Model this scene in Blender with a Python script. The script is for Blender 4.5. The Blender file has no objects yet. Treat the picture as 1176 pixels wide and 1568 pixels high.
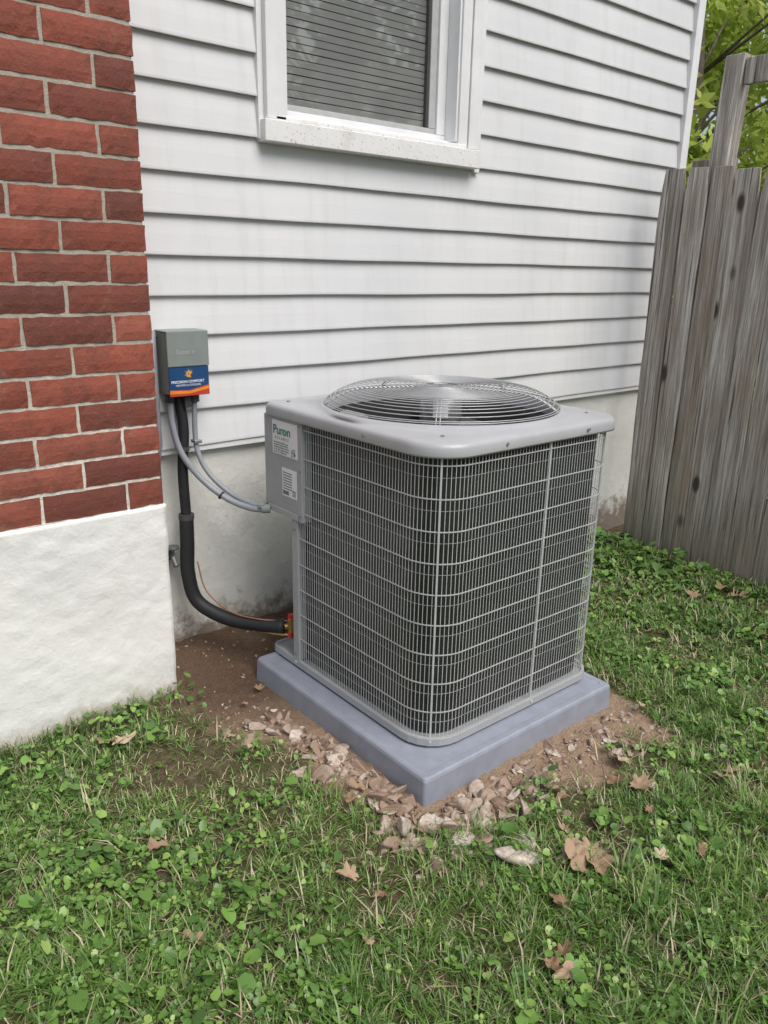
import bpy, bmesh, math, random
import numpy as np
from mathutils import Vector, Matrix
random.seed(7); R=np.random.default_rng(7)
scene=bpy.context.scene
col=scene.collection

# ------------------------------------------------------------ materials
class M:
    def __init__(s,name):
        s.m=bpy.data.materials.new(name); s.m.use_nodes=True
        s.nt=s.m.node_tree; s.n=s.nt.nodes; s.l=s.nt.links
        s.b=s.n['Principled BSDF']; s.out=s.n['Material Output']
        s.tc=s.n.new('ShaderNodeTexCoord')
    def new(s,t,**k):
        x=s.n.new(t)
        for a,b in k.items(): setattr(x,a,b)
        return x
    def noise(s,scale,detail=4,rough=.55,vec=(1,1,1)):
        mp=s.new('ShaderNodeMapping'); mp.inputs['Scale'].default_value=vec
        s.l.new(s.tc.outputs['Object'],mp.inputs[0])
        x=s.new('ShaderNodeTexNoise'); x.inputs['Scale'].default_value=scale
        x.inputs['Detail'].default_value=detail; x.inputs['Roughness'].default_value=rough
        s.l.new(mp.outputs[0],x.inputs['Vector']); return x.outputs['Fac']
    def attr(s,name):
        x=s.new('ShaderNodeAttribute'); x.attribute_name=name; return x.outputs['Fac']
    def ramp(s,fac,stops):
        x=s.new('ShaderNodeValToRGB'); e=x.color_ramp.elements
        while len(e)<len(stops): e.new(.5)
        for i,(p,c) in enumerate(stops):
            e[i].position=p; e[i].color=(*c,1) if len(c)==3 else c
        s.l.new(fac,x.inputs[0]); return x.outputs['Color']
    def mix(s,fac,a,b,mode='MIX'):
        x=s.new('ShaderNodeMix'); x.data_type='RGBA'; x.blend_type=mode
        for v,i in ((fac,0),(a,6),(b,7)):
            if isinstance(v,(float,int)): x.inputs[i].default_value=v
            elif isinstance(v,tuple): x.inputs[i].default_value=(*v,1)
            else: s.l.new(v,x.inputs[i])
        return x.outputs[2]
    def math(s,op,a,b=0.,c=None):
        x=s.new('ShaderNodeMath',operation=op)
        for i,v in enumerate((a,b,c)):
            if v is None: continue
            if isinstance(v,(float,int)): x.inputs[i].default_value=v
            else: s.l.new(v,x.inputs[i])
        return x.outputs[0]
    def sep(s):
        x=s.new('ShaderNodeSeparateXYZ'); s.l.new(s.tc.outputs['Object'],x.inputs[0]); return x.outputs
    def color(s,c):
        if isinstance(c,tuple): s.b.inputs['Base Color'].default_value=(*c,1)
        else: s.l.new(c,s.b.inputs['Base Color'])
    def rough(s,r,metal=0.,spec=None):
        if isinstance(r,(float,int)): s.b.inputs['Roughness'].default_value=r
        else: s.l.new(r,s.b.inputs['Roughness'])
        s.b.inputs['Metallic'].default_value=metal
        if spec is not None: s.b.inputs['Specular IOR Level'].default_value=spec
    def bump(s,h,strength=.3,dist=.002):
        x=s.new('ShaderNodeBump'); x.inputs['Strength'].default_value=strength; x.inputs['Distance'].default_value=dist
        s.l.new(h,x.inputs['Height']); s.l.new(x.outputs[0],s.b.inputs['Normal'])
def simple(name,c,rough=.5,metal=0.,var=.12,scale=30,bump=.1,spec=None):
    m=M(name); n=m.noise(scale,3)
    lo=tuple(v*(1-var) for v in c); hi=tuple(min(1,v*(1+var)) for v in c)
    m.color(m.ramp(n,[(.3,lo),(.7,hi)])); m.rough(rough,metal,spec)
    if bump: m.bump(m.noise(scale*8,2),bump,.001)
    return m.m

def mk_siding():
    m=M('vinyl_siding'); 
    big=m.noise(1.6,4,.6,(1,1,.7)); st=m.noise(5,5,.6,(4,1,.35)); gr=m.noise(60,3,.6,(.12,1,2.2))
    c=m.ramp(big,[(.3,(.61,.62,.64)),(.7,(.69,.70,.715))])
    c=m.mix(m.ramp(st,[(.52,(0,0,0)),(.8,(.35,.35,.35))]),c,(.48,.48,.465))
    sp=m.noise(70,3,.6); c=m.mix(m.ramp(sp,[(.70,(0,0,0)),(.76,(.30,.30,.30))]),c,(.34,.34,.32))
    m.color(c); m.rough(.42,spec=.35); m.bump(gr,.25,.0015); return m.m
def mk_brick():
    m=M('red_brick'); r=m.attr('rnd')
    c=m.ramp(r,[(0,(.135,.042,.030)),(.3,(.235,.060,.039)),(.65,(.31,.082,.052)),(.85,(.235,.068,.048)),(1,(.35,.105,.068))])
    n=m.noise(14,6,.7); n2=m.noise(90,4,.7)
    c=m.mix(m.ramp(n,[(.45,(0,0,0)),(.70,(.7,.7,.7))]),c,(.135,.052,.040))
    c=m.mix(m.ramp(n2,[(.60,(0,0,0)),(.76,(.5,.5,.5))]),c,(.42,.21,.155))
    c=m.mix(m.ramp(m.noise(8,5,.7),[(.60,(0,0,0)),(.78,(.35,.35,.35))]),c,(.36,.27,.22))
    c=m.mix(m.ramp(m.noise(45,5,.8),[(.60,(0,0,0)),(.69,(.75,.75,.75))]),c,(.055,.034,.028))
    m.color(c); m.rough(.85); m.bump(m.math('ADD',m.noise(120,5,.7),m.math('MULTIPLY',m.noise(26,3),1.5)),.7,.004); return m.m
def mk_mortar():
    m=M('mortar'); z=m.sep()[2]; n=m.noise(9,4)
    f=m.math('ADD',z,m.math('MULTIPLY',n,.7))
    c=m.ramp(m.math('MULTIPLY',f,.5),[(.55,(.76,.72,.66)),(.80,(.42,.39,.33))])
    c=m.mix(m.ramp(m.noise(60,4),[(.4,(0,0,0)),(.7,(.5,.5,.5))]),c,(.25,.23,.19))
    m.color(c); m.rough(.95); m.bump(m.noise(150,4,.7),.8,.004); return m.m
def mk_white_masonry(name,dirty):
    m=M(name); n=m.noise(3,5); z=m.sep()[2]
    c=m.ramp(n,[(.3,(.73,.73,.72)),(.7,(.82,.82,.80))])
    if dirty:
        c=m.ramp(n,[(.3,(.64,.64,.60)),(.7,(.74,.74,.70))])
        low=m.ramp(m.math('ADD',z,m.math('MULTIPLY',m.noise(14,6,.75),.5)),[(.24,(.9,.9,.9)),(.36,(0,0,0))])
        c=m.mix(low,c,(.20,.15,.11))
        c=m.mix(m.ramp(m.noise(22,4,.7),[(.66,(0,0,0)),(.71,(.5,.5,.5))]),c,(.33,.29,.25))
    else:
        low=m.ramp(m.math('ADD',z,m.math('MULTIPLY',m.noise(10,6,.75),.22)),[(.03,(.75,.75,.75)),(.10,(0,0,0))])
        c=m.mix(low,c,(.36,.30,.22))
        c=m.mix(m.ramp(m.noise(17,6,.8),[(.62,(0,0,0)),(.72,(.25,.25,.25))]),c,(.50,.47,.42))
    m.color(c); m.rough(.75)
    a=m.noise(28,6,.7); b=m.noise(6,3,.5)
    m.bump(m.math('ADD',a,b),.5,.009); return m.m
def mk_wood():
    m=M('weathered_wood'); 
    at=m.new('ShaderNodeAttribute'); at.attribute_name='rnd'
    comb=m.new('ShaderNodeCombineXYZ'); 
    r=at.outputs['Fac']; m.l.new(m.math('MULTIPLY',r,37.),comb.inputs[2]); m.l.new(m.math('MULTIPLY',r,11.),comb.inputs[0])
    add=m.new('ShaderNodeVectorMath',operation='ADD'); m.l.new(m.tc.outputs['Object'],add.inputs[0]); m.l.new(comb.outputs[0],add.inputs[1])
    def nz(scale,vec,d=5,ro=.65,dist=0):
        mp=m.new('ShaderNodeMapping'); mp.inputs['Scale'].default_value=vec; m.l.new(add.outputs[0],mp.inputs[0])
        x=m.new('ShaderNodeTexNoise'); x.inputs['Scale'].default_value=scale; x.inputs['Detail'].default_value=d; x.inputs['Roughness'].default_value=ro; x.inputs['Distortion'].default_value=dist
        m.l.new(mp.outputs[0],x.inputs['Vector']); return x.outputs['Fac']
    g=nz(1,(48,48,1.3),8,.74,.25); f=nz(1,(170,170,3),5,.7); big=nz(1,(6,6,1.6),3); crk=nz(1,(75,75,1.0),3,.5)
    c=m.ramp(g,[(.36,(.17,.15,.135)),(.46,(.41,.385,.36)),(.54,(.56,.535,.505)),(.64,(.80,.78,.75))])
    c=m.mix(m.ramp(f,[(.40,(.75,.75,.75)),(.50,(0,0,0))]),c,(.21,.185,.16))
    c=m.mix(m.ramp(crk,[(.31,(1,1,1)),(.345,(0,0,0))]),c,(.04,.033,.026))
    c=m.mix(m.ramp(big,[(.45,(0,0,0)),(.70,(.6,.6,.6))]),c,(.35,.275,.20))
    mp=m.new('ShaderNodeMapping'); mp.inputs['Scale'].default_value=(6,6,2.8); m.l.new(add.outputs[0],mp.inputs[0])
    v=m.new('ShaderNodeTexVoronoi'); v.inputs['Scale'].default_value=1.; m.l.new(mp.outputs[0],v.inputs['Vector'])
    c=m.mix(m.ramp(v.outputs['Distance'],[(.09,(1,1,1)),(.17,(0,0,0))]),c,(.06,.045,.034))
    z=m.sep()[2]
    c=m.mix(m.ramp(m.math('ADD',z,m.math('MULTIPLY',big,.5)),[(.15,(.6,.6,.6)),(.6,(0,0,0))]),c,(.17,.155,.115))
    tint=m.ramp(r,[(0,(.70,.67,.63)),(.5,(.90,.88,.86)),(1,(1.0,1.0,1.0))])
    c=m.mix(1.,c,tint,'MULTIPLY')
    m.color(c); m.rough(.85); m.bump(m.math('ADD',g,m.math('ADD',m.math('MULTIPLY',f,.6),crk)),1.,.008); return m.m
def mk_ground():
    m=M('soil_and_lawn'); d=m.attr('dirt'); n=m.noise(35,6,.7); n2=m.noise(6,4); n3=m.noise(160,4,.7)
    soil=m.ramp(n,[(.3,(.065,.05,.028)),(.5,(.13,.10,.06)),(.7,(.24,.19,.12))])
    soil=m.mix(m.ramp(n2,[(.4,(0,0,0)),(.65,(.5,.5,.5))]),soil,(.07,.11,.03))
    dirt=m.ramp(n3,[(.3,(.27,.18,.12)),(.5,(.39,.275,.19)),(.7,(.50,.375,.275))])
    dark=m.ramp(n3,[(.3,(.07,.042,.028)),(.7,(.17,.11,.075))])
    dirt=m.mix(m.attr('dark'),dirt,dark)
    dirt=m.mix(m.ramp(n,[(.5,(0,0,0)),(.75,(.5,.5,.5))]),dirt,(.22,.145,.095))
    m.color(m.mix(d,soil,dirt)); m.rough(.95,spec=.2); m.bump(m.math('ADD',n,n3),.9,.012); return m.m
def mk_foliage(name,stops,trans=0,rough=.5,spec=.35):
    m=M(name); c=m.ramp(m.attr('rnd'),stops)
    m.color(c); m.rough(rough,spec=spec)
    if trans:
        t=m.new('ShaderNodeBsdfTranslucent'); m.l.new(c,t.inputs['Color'])
        x=m.new('ShaderNodeMixShader'); x.inputs[0].default_value=trans
        m.l.new(m.b.outputs[0],x.inputs[1]); m.l.new(t.outputs[0],x.inputs[2]); m.l.new(x.outputs[0],m.out.inputs[0])
    return m.m
def mk_coil():
    m=M('coil_fins'); 
    m.color(m.ramp(m.noise(3,3),[(.3,(.022,.026,.023)),(.7,(.045,.050,.045))])); m.rough(.45,.3)
    m.bump(m.noise(220,2,.5,(1,1,.01)),.6,.003); return m.m
def mk_blind():
    m=M('glossy_blind_slat'); c=m.ramp(m.noise(3,3),[(.3,(.17,.18,.175)),(.7,(.24,.25,.245))]); m.color(c); m.rough(.5)
    m.b.inputs['Coat Weight'].default_value=1.; m.b.inputs['Coat Roughness'].default_value=.02; m.b.inputs['Coat IOR'].default_value=2.2; return m.m

m_siding=mk_siding(); m_brick=mk_brick(); m_mortar=mk_mortar()
m_stucco=mk_white_masonry('white_painted_stucco',False); m_found=mk_white_masonry('white_painted_block',True)
m_wood=mk_wood(); m_ground=mk_ground(); m_coil=mk_coil(); m_blind=mk_blind()
m_trim=simple('white_trim',(.74,.75,.765),.4,var=.06,scale=8)
def mk_sill():
    m=M('worn_white_sill'); c=m.ramp(m.noise(120,4,.7),[(.61,(.76,.76,.76)),(.66,(.25,.24,.22))])
    c=m.mix(m.ramp(m.noise(12,5),[(.5,(0,0,0)),(.8,(.5,.5,.5))]),c,(.5,.49,.46)); m.color(c); m.rough(.5); m.bump(m.noise(90,4),.3,.002); return m.m
m_sill=mk_sill()
m_sash=simple('grey_sash',(.42,.43,.44),.45,var=.08)
m_gasket=simple('dark_gasket',(.05,.05,.05),.6)
m_dark=simple('dark_interior',(.02,.02,.02),.9)
m_backing=simple('room_backing',(.06,.06,.06),.9)
m_metal=simple('grey_painted_steel',(.36,.37,.385),.38,var=.05,scale=12,bump=.04)
m_lid=simple('grey_lid_steel',(.40,.41,.43),.33,var=.05,scale=9,bump=.04)
m_wire=simple('coated_wire',(.48,.495,.50),.35,var=.08,bump=0)
m_guard=simple('guard_wire',(.47,.48,.49),.3,.25,var=.05,bump=0)
m_pad=simple('composite_pad',(.275,.295,.36),.55,var=.10,scale=14,bump=.25)
m_motor=simple('fan_motor',(.35,.36,.37),.35,.6)
m_fan=simple('fan_blade',(.10,.105,.11),.45,.2)
m_box=simple('disconnect_grey',(.22,.25,.24),.45,var=.05,bump=.03)
m_conduit=simple('grey_conduit',(.27,.285,.32),.45,var=.06,bump=.05)
m_black=simple('foam_insulation',(.012,.013,.016),.6,var=.2,bump=.2)
m_brass=simple('brass',(.55,.32,.12),.35,.8); m_red=simple('red_cap',(.5,.03,.02),.4)
m_copper=simple('brown_wire',(.30,.14,.08),.5)
m_white=simple('label_white',(.78,.79,.80),.4,var=.02,bump=0)
m_teal=simple('print_teal',(.02,.10,.16),.5,bump=0); m_green=simple('print_green',(.12,.42,.22),.5,bump=0)
m_print=simple('print_grey',(.16,.17,.19),.6,bump=0)
m_blue=simple('label_blue',(.012,.06,.17),.35,var=.05,bump=0); m_orange=simple('label_orange',(.75,.25,.03),.4,bump=0)
m_redl=simple('label_red',(.5,.05,.03),.4,bump=0); m_yel=simple('label_yellow',(.8,.55,.05),.4,bump=0)
m_roof=simple('roof_shingle',(.09,.085,.08),.9,var=.3)

# ------------------------------------------------------------ mesh builder
class MB:
    def __init__(s): s.v=[];s.f=[];s.r=[]
    def add(s,v,f,rnd=0.):
        o=len(s.v); s.v+= [tuple(p) for p in v]; s.f+=[tuple(i+o for i in q) for q in f]; s.r+=[rnd]*len(f)
    def box(s,x0,x1,y0,y1,z0,z1,rnd=0.):
        s.add([(x0,y0,z0),(x1,y0,z0),(x1,y1,z0),(x0,y1,z0),(x0,y0,z1),(x1,y0,z1),(x1,y1,z1),(x0,y1,z1)],
              [(0,3,2,1),(4,5,6,7),(0,1,5,4),(1,2,6,5),(2,3,7,6),(3,0,4,7)],rnd)
    def tube(s,pts,rad,n=8,closed=False,rnd=0.):
        P=[Vector(p) for p in pts]; N=len(P); rr=rad if hasattr(rad,'__len__') else [rad]*N
        v=[];up=None
        for i in range(N):
            if closed: t=P[(i+1)%N]-P[i-1]
            else: t=P[min(i+1,N-1)]-P[max(i-1,0)]
            t.normalize()
            if up is None:
                up=Vector((0,0,1)) if abs(t.z)<.9 else Vector((1,0,0))
            a=up-t*up.dot(t)
            a.normalize(); b=t.cross(a); up=a
            for k in range(n):
                w=2*math.pi*k/n; v.append(P[i]+(a*math.cos(w)+b*math.sin(w))*rr[i])
        f=[]
        for i in range(N if closed else N-1):
            j=(i+1)%N
            for k in range(n):
                l=(k+1)%n; f.append((i*n+k,i*n+l,j*n+l,j*n+k))
        if not closed:
            f.append(tuple(range(n-1,-1,-1))); f.append(tuple((N-1)*n+k for k in range(n)))
        s.add(v,f,rnd)
    def lathe(s,cx,cy,prof,n=48,rnd=0.):
        v=[];f=[]
        for r,z in prof:
            for k in range(n):
                w=2*math.pi*k/n; v.append((cx+r*math.cos(w),cy+r*math.sin(w),z))
        for i in range(len(prof)-1):
            for k in range(n):
                l=(k+1)%n; f.append((i*n+k,i*n+l,(i+1)*n+l,(i+1)*n+k))
        s.add(v,f,rnd)
    def obj(s,name,mat,parent=None,smooth=False,bevel=0,seg=2):
        me=bpy.data.meshes.new(name); me.from_pydata(s.v,[],s.f); me.update()
        a=me.attributes.new('rnd','FLOAT','FACE'); a.data.foreach_set('value',np.array(s.r,dtype=np.float32))
        if mat: me.materials.append(mat)
        if smooth: me.polygons.foreach_set('use_smooth',[True]*len(me.polygons))
        o=bpy.data.objects.new(name,me); col.objects.link(o)
        if parent: o.parent=parent
        if bevel:
            b=o.modifiers.new('bevel','BEVEL'); b.width=bevel; b.segments=seg; b.limit_method='ANGLE'
            me.polygons.foreach_set('use_smooth',[True]*len(me.polygons))
            w=o.modifiers.new('wn','WEIGHTED_NORMAL')
        return o
def empty(name):
    e=bpy.data.objects.new(name,None); col.objects.link(e); return e
def npmesh(name,V,F4,rnd,mat,parent=None,tri=None,smooth=True,extra=None):
    """V Nx3, F4 quads Mx4, tri Kx3; rnd per vertex"""
    me=bpy.data.meshes.new(name); loops=[];starts=[];tot=0
    nq=0 if F4 is None else len(F4); nt=0 if tri is None else len(tri)
    L=np.concatenate([a for a in ([F4.ravel()] if nq else [])+([tri.ravel()] if nt else [])]).astype(np.int32)
    st=np.concatenate([np.arange(nq)*4,nq*4+np.arange(nt)*3]).astype(np.int32)
    me.vertices.add(len(V)); me.vertices.foreach_set('co',V.astype(np.float32).ravel())
    me.loops.add(len(L)); me.loops.foreach_set('vertex_index',L)
    me.polygons.add(nq+nt); me.polygons.foreach_set('loop_start',st)
    me.update(calc_edges=True)
    a=me.attributes.new('rnd','FLOAT','POINT'); a.data.foreach_set('value',rnd.astype(np.float32))
    if extra:
        for k,v in extra.items():
            a=me.attributes.new(k,'FLOAT','POINT'); a.data.foreach_set('value',v.astype(np.float32))
    me.materials.append(mat)
    if smooth: me.polygons.foreach_set('use_smooth',[True]*(nq+nt))
    o=bpy.data.objects.new(name,me); col.objects.link(o)
    if parent: o.parent=parent
    return o
def text(name,s,size,loc,xd,yd,mat,parent,bold=0.):
    cu=bpy.data.curves.new(name,'FONT'); cu.body=s; cu.size=size; cu.extrude=.0003; cu.offset=bold
    t=bpy.data.objects.new(name+'_c',cu); col.objects.link(t)
    dg=bpy.context.evaluated_depsgraph_get(); me=bpy.data.meshes.new_from_object(t.evaluated_get(dg))
    bpy.data.objects.remove(t)
    x=Vector(xd);y=Vector(yd);z=x.cross(y)
    mt=Matrix((x,y,z)).transposed().to_4x4(); mt.translation=Vector(loc); me.transform(mt)
    me.materials.clear(); me.materials.append(mat)
    o=bpy.data.objects.new(name,me); col.objects.link(o); o.parent=parent; return o

def vnoise(x,y,scale,seed):
    g=np.random.default_rng(seed).random((128,128)); x=np.asarray(x)*scale+31.7; y=np.asarray(y)*scale+17.3
    xi=np.floor(x).astype(int); yi=np.floor(y).astype(int); fx=x-xi; fy=y-yi
    fx=fx*fx*(3-2*fx); fy=fy*fy*(3-2*fy)
    a=g[xi%128,yi%128];b=g[(xi+1)%128,yi%128];c=g[xi%128,(yi+1)%128];d=g[(xi+1)%128,(yi+1)%128]
    return (a*(1-fx)+b*fx)*(1-fy)+(c*(1-fx)+d*fx)*fy
def sst(a,b,x):
    t=np.clip((x-a)/(b-a),0,1); return t*t*(3-2*t)

PX,PY,PT=.914,.954,.0894
# ------------------------------------------------------------ ground
def dirtmask(x,y):
    x=np.asarray(x,float);y=np.asarray(y,float)
    nz=(vnoise(x,y,9,3)-.5)*.12+(vnoise(x,y,25,4)-.5)*.07
    yl=np.clip(y,0,1.1); wl=.13+.05*yl/.5+np.clip(yl-.5,0,1)*.3
    dl=np.where(x<0, -x/ wl, 0)+np.where(y<0,-y/.16,0)
    left=(x<=.06)*(1-sst(.75,1.2,dl+nz*4))
    wf=.20-.04*sst(.15,.3,x)+.08*sst(.25,.5,x); df=np.maximum(-y,0)/wf+np.maximum(x-PX,0)/.09
    front=(x>-.02)*(y<.25)*(1-sst(.75,1.15,df+nz*3.5))
    back=(x>-.33)*(x<1.3)*sst(.93,.98,y+nz*.3)*(1-sst(1.05,1.3,x))
    right=(y>0)*(y<1.3)*(x>.5)*(1-sst(.03,.07,x-PX+nz*.5))
    return np.clip(np.maximum.reduce([left,front,back,right]),0,1)
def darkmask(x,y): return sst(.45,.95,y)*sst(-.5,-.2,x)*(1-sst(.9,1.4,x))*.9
def gh(x,y):
    d=dirtmask(x,y)
    z=-.094+.022*(vnoise(x,y,2.3,11)-.5)+.008*(vnoise(x,y,11,12)-.5)
    z=z+d*(.012*(vnoise(x,y,30,13)-.35)+.010*(vnoise(x,y,70,14)-.5))
    z=z+.075*sst(.93,1.27,y)*sst(-.35,-.2,x)*(1-sst(1.2,1.8,x))
    z=z-.02*sst(1.5,2.6,x)
    far=sst(4,12,np.hypot(x,y)); return z*(1-far)+far*(-.12)
def axis(lo,hi,step,far):
    a=np.arange(lo,hi,step); g=[];s=step;p=hi
    while p<far: s*=1.35; p+=s; g.append(p)
    g2=[];s=step;p=lo
    while p>-far: s*=1.35;p-=s;g2.append(p)
    return np.concatenate([g2[::-1],a,g])
ax_=axis(-1.6,2.7,.0125,90); ay_=axis(-1.4,1.35,.0125,90)
GX,GY=np.meshgrid(ax_,ay_,indexing='ij'); nx,ny=GX.shape
V=np.stack([GX.ravel(),GY.ravel(),gh(GX,GY).ravel()],1)
i=(np.arange(nx-1)[:,None]*ny+np.arange(ny-1)[None]).ravel()
F=np.stack([i,i+ny,i+ny+1,i+1],1)
dm=dirtmask(GX,GY).ravel()
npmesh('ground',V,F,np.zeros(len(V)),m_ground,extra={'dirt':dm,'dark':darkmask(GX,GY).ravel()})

# ------------------------------------------------------------ house
house=empty('brick_and_siding_house')
XB=-.2875
b=MB(); CH=.0896; L=.27; MO=.0115; zt=3.6
ncourse=int((zt-.637)/CH)
rb=random.Random(3)
def brick(x0,x1,y0,y1,z0,z1,r):
    """brick with a slightly wavy, chipped outline: front face is a subdivided grid"""
    nx_=max(3,int((x1-x0)/.022)); nz_=3
    xs=[x0+(x1-x0)*i/nx_ for i in range(nx_+1)]; zs=[z0+(z1-z0)*i/nz_ for i in range(nz_+1)]
    v=[];f=[]
    for i,x in enumerate(xs):
        for k,z in enumerate(zs):
            ex=i in(0,nx_); ez=k in (0,nz_); a=rb.uniform
            dx=a(-.0018,.0018) if ex else a(-.004,.004); dz=a(-.0018,.0018) if ez else 0
            dy=a(.002,.0055) if (ex or ez) else a(-.0004,.0004)
            if ex and x==XB: dx=a(-.0025,.0005)
            v.append((x+dx,y0+dy,z+dz))
    n1=len(v)
    for i in range(nx_):
        for k in range(nz_):
            q=i*(nz_+1)+k; f.append((q,q+nz_+1,q+nz_+2,q+1))
    ring=[i*(nz_+1) for i in range(nx_+1)]+[nx_*(nz_+1)+k for k in range(1,nz_+1)]+[i*(nz_+1)+nz_ for i in range(nx_-1,-1,-1)]+[k for k in range(nz_-1,0,-1)]
    for q in ring: v.append((v[q][0],y1,v[q][2]))
    m_=len(ring)
    for a in range(m_):
        c=(a+1)%m_; f.append((ring[a],n1+a,n1+c,ring[c]))
    f.append(tuple(n1+a for a in range(m_)))
    b.add(v,f,r)
for k in range(ncourse):
    z0=.637+k*CH+(MO if k else .004); z1=.637+(k+1)*CH
    first=.117 if k%2==0 else .117+.135
    xr=XB; w=first
    while xr>-3.2:
        xl=xr-w; j=lambda:rb.uniform(-.0016,.0016)
        r=rb.random(); dep=1.0405+rb.uniform(-.002,.002)
        brick(xl,xr,dep,1.14,z0+j(),z1+j(),r)
        xr=xl-MO; w=L-MO
    b.box(XB-.1,XB-.001,1.152,1.262,z0,z1,rb.random())
b.obj('brick_courses',m_brick,house,smooth=False)
b=MB(); b.box(-3.2,XB-.006,1.0475,1.36,.6372,zt); b.obj('mortar_bed',m_mortar,house)
# stucco foundation under the brick (gently uneven)
def rough_slab(name,mat,x0,x1,yf,z0,z1,amp,seed,xr_side=None,step=.015):
    xs=np.linspace(x0,x1,int((x1-x0)/step)+1); zs=np.linspace(z0,z1,int((z1-z0)/step)+1)
    X,Z=np.meshgrid(xs,zs,indexing='ij')
    Y=yf+amp*(vnoise(X,Z,7,seed)-.5)+amp*.6*(vnoise(X,Z,28,seed+1)-.5)
    X2=X.copy(); Z2=Z.copy(); Z2[:,-1]+=.006*(vnoise(X[:,-1],X[:,-1]*0,18,seed+2)-.5)
    X2[-1,:]+=.006*(vnoise(Z[-1,:],Z[-1,:]*0,18,seed+3)-.5)
    a,bn=X.shape; V=np.stack([X2.ravel(),Y.ravel(),Z2.ravel()],1)
    i=(np.arange(a-1)[:,None]*bn+np.arange(bn-1)[None]).ravel(); F=[np.stack([i,i+bn,i+bn+1,i+1],1)]
    # right return and top return
    o=len(V); e=V.reshape(a,bn,3)[-1].copy(); e2=e.copy(); e2[:,1]=yf+.3; t=V.reshape(a,bn,3)[:,-1].copy(); t2=t.copy(); t2[:,1]=yf+.3
    V=np.concatenate([V,e2,t2]); q=np.arange(bn-1); F.append(np.stack([(a-1)*bn+q,o+q,o+q+1,(a-1)*bn+q+1],1))
    q=np.arange(a-1); F.append(np.stack([q*bn+bn-1,(q+1)*bn+bn-1,o+bn+q+1,o+bn+q],1))
    return npmesh(name,V,np.concatenate(F),np.zeros(len(V)),mat,house)
rough_slab('stucco_base',m_stucco,-3.2,XB+.003,1.039,-.3,.637,.008,21)
rough_slab('block_foundation',m_found,XB-.05,2.96,1.275,-.3,.80,.004,31,step=.02)
# siding
ZS,S=.776,.1346; XE=2.955; LIP=.018
WX0,WX1=.262,1.330
b=MB()
nrow=int((zt-ZS)/S)+1
for k in range(nrow):
    z0=ZS+k*S; z1=z0+S
    spans=[(XB-.02,XE)]
    if z1>1.90: spans=[(XB-.02,WX0),(WX1,XE)]
    for (a,c) in spans:
        n=max(1,int((c-a)/.12)); prof=[(1.240+LIP,z0+.003),(1.240,z0),(1.2393,z0+.003),(1.2396,z0+.010),(1.2405,z0+.016),(1.2405+LIP*.35,z0+S*.5),(1.240+LIP*.97,z1+.004)]
        v=[];f=[]
        for i in range(n+1):
            x=a+(c-a)*i/n; w=.0022*math.sin(x*3.1+k*1.7)+.0012*math.sin(x*9+k*2.3)
            for (y,z) in prof: v.append((x,y+w*.4,z+w*.6))
        m_=len(prof)
        for i in range(n):
            for j in range(m_-1): f.append((i*m_+j,(i+1)*m_+j,(i+1)*m_+j+1,i*m_+j+1))
        b.add(v,f)
b.obj('vinyl_siding',m_siding,house)
b=MB()
b.box(XB-.02,WX0,1.265,1.32,.80,zt); b.box(WX1,XE,1.265,1.32,.80,zt); b.box(WX0,WX1,1.265,1.32,.80,1.90)
b.obj('wall_sheathing',m_dark,house)
b=MB(); b.box(-3.2,XE,1.50,1.56,-.3,zt); b.obj('inner_wall',m_backing,house)
b=MB(); b.box(XB-.001,2.96,1.246,1.276,.752,.775); b.box(XB+.000,XB+.022,1.225,1.262,.78,zt)
b.box(2.955,3.02,1.222,1.30,.755,zt); b.box(2.975,3.02,1.30,4.5,-.3,zt); b.obj('corner_and_starter_trim',m_trim,house,bevel=.003)
b=MB(); b.box(-3.5,3.35,1.0,4.8,zt,zt+.16); b.obj('roof_edge',m_roof,house,bevel=.01)
# window
b=MB()
b.box(.240,.262,1.232,1.262,1.850,3.3)            # left J channel
b.box(.262,.345,1.214,1.262,1.918,3.3)
b.box(.262,.276,1.209,1.214,1.918,3.3)
b.box(1.210,1.262,1.216,1.262,1.918,3.3)
b.box(1.265,1.322,1.209,1.262,1.918,3.3)
b.box(1.330,1.362,1.232,1.262,1.830,3.3)
b.box(1.198,1.210,1.225,1.36,1.94,3.3)           # jamb reveal
b.box(.345,.357,1.225,1.36,1.94,3.3)
b.box(.240,1.362,1.225,1.36,3.301,zt)
b.box(.357,1.198,1.262,1.30,1.925,1.945)
b.obj('window_casing',m_trim,house,bevel=.003)
b=MB(); b.box(.246,1.328,1.198,1.262,1.842,1.915); b.box(.30,1.26,1.214,1.262,1.9155,1.932); b.obj('window_sill',m_sill,house,bevel=.004)
b=MB(); b.box(.357,1.198,1.290,1.325,1.946,1.968); b.box(1.150,1.197,1.290,1.325,1.969,3.3); b.box(.358,.375,1.290,1.325,1.969,3.3)
b.obj('window_sash',m_trim,house,bevel=.002)
b=MB(); b.box(.376,1.149,1.300,1.325,1.969,1.990); b.box(1.112,1.149,1.300,1.325,1.991,3.3); b.obj('sash_frame',m_sash,house,bevel=.002)
b=MB(); b.box(1.098,1.111,1.305,1.325,1.991,3.3); b.obj('glazing_gasket',m_gasket,house)
b=MB(); z=1.994; k=0
while z<3.25:
    w=.0008*math.sin(k*1.9); y0=1.3225; y1=1.3205
    b.add([(.376,y0,z+w),(1.10,y0,z-w),(1.10,y1,z+.0225-w),(.376,y1,z+.0225+w),(1.10,y1+.004,z+.0240-w),(.376,y1+.004,z+.0240+w)],[(0,1,2,3),(3,2,4,5)]); z+=.0262; k+=1
b.obj('window_blind',m_blind,house)

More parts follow.
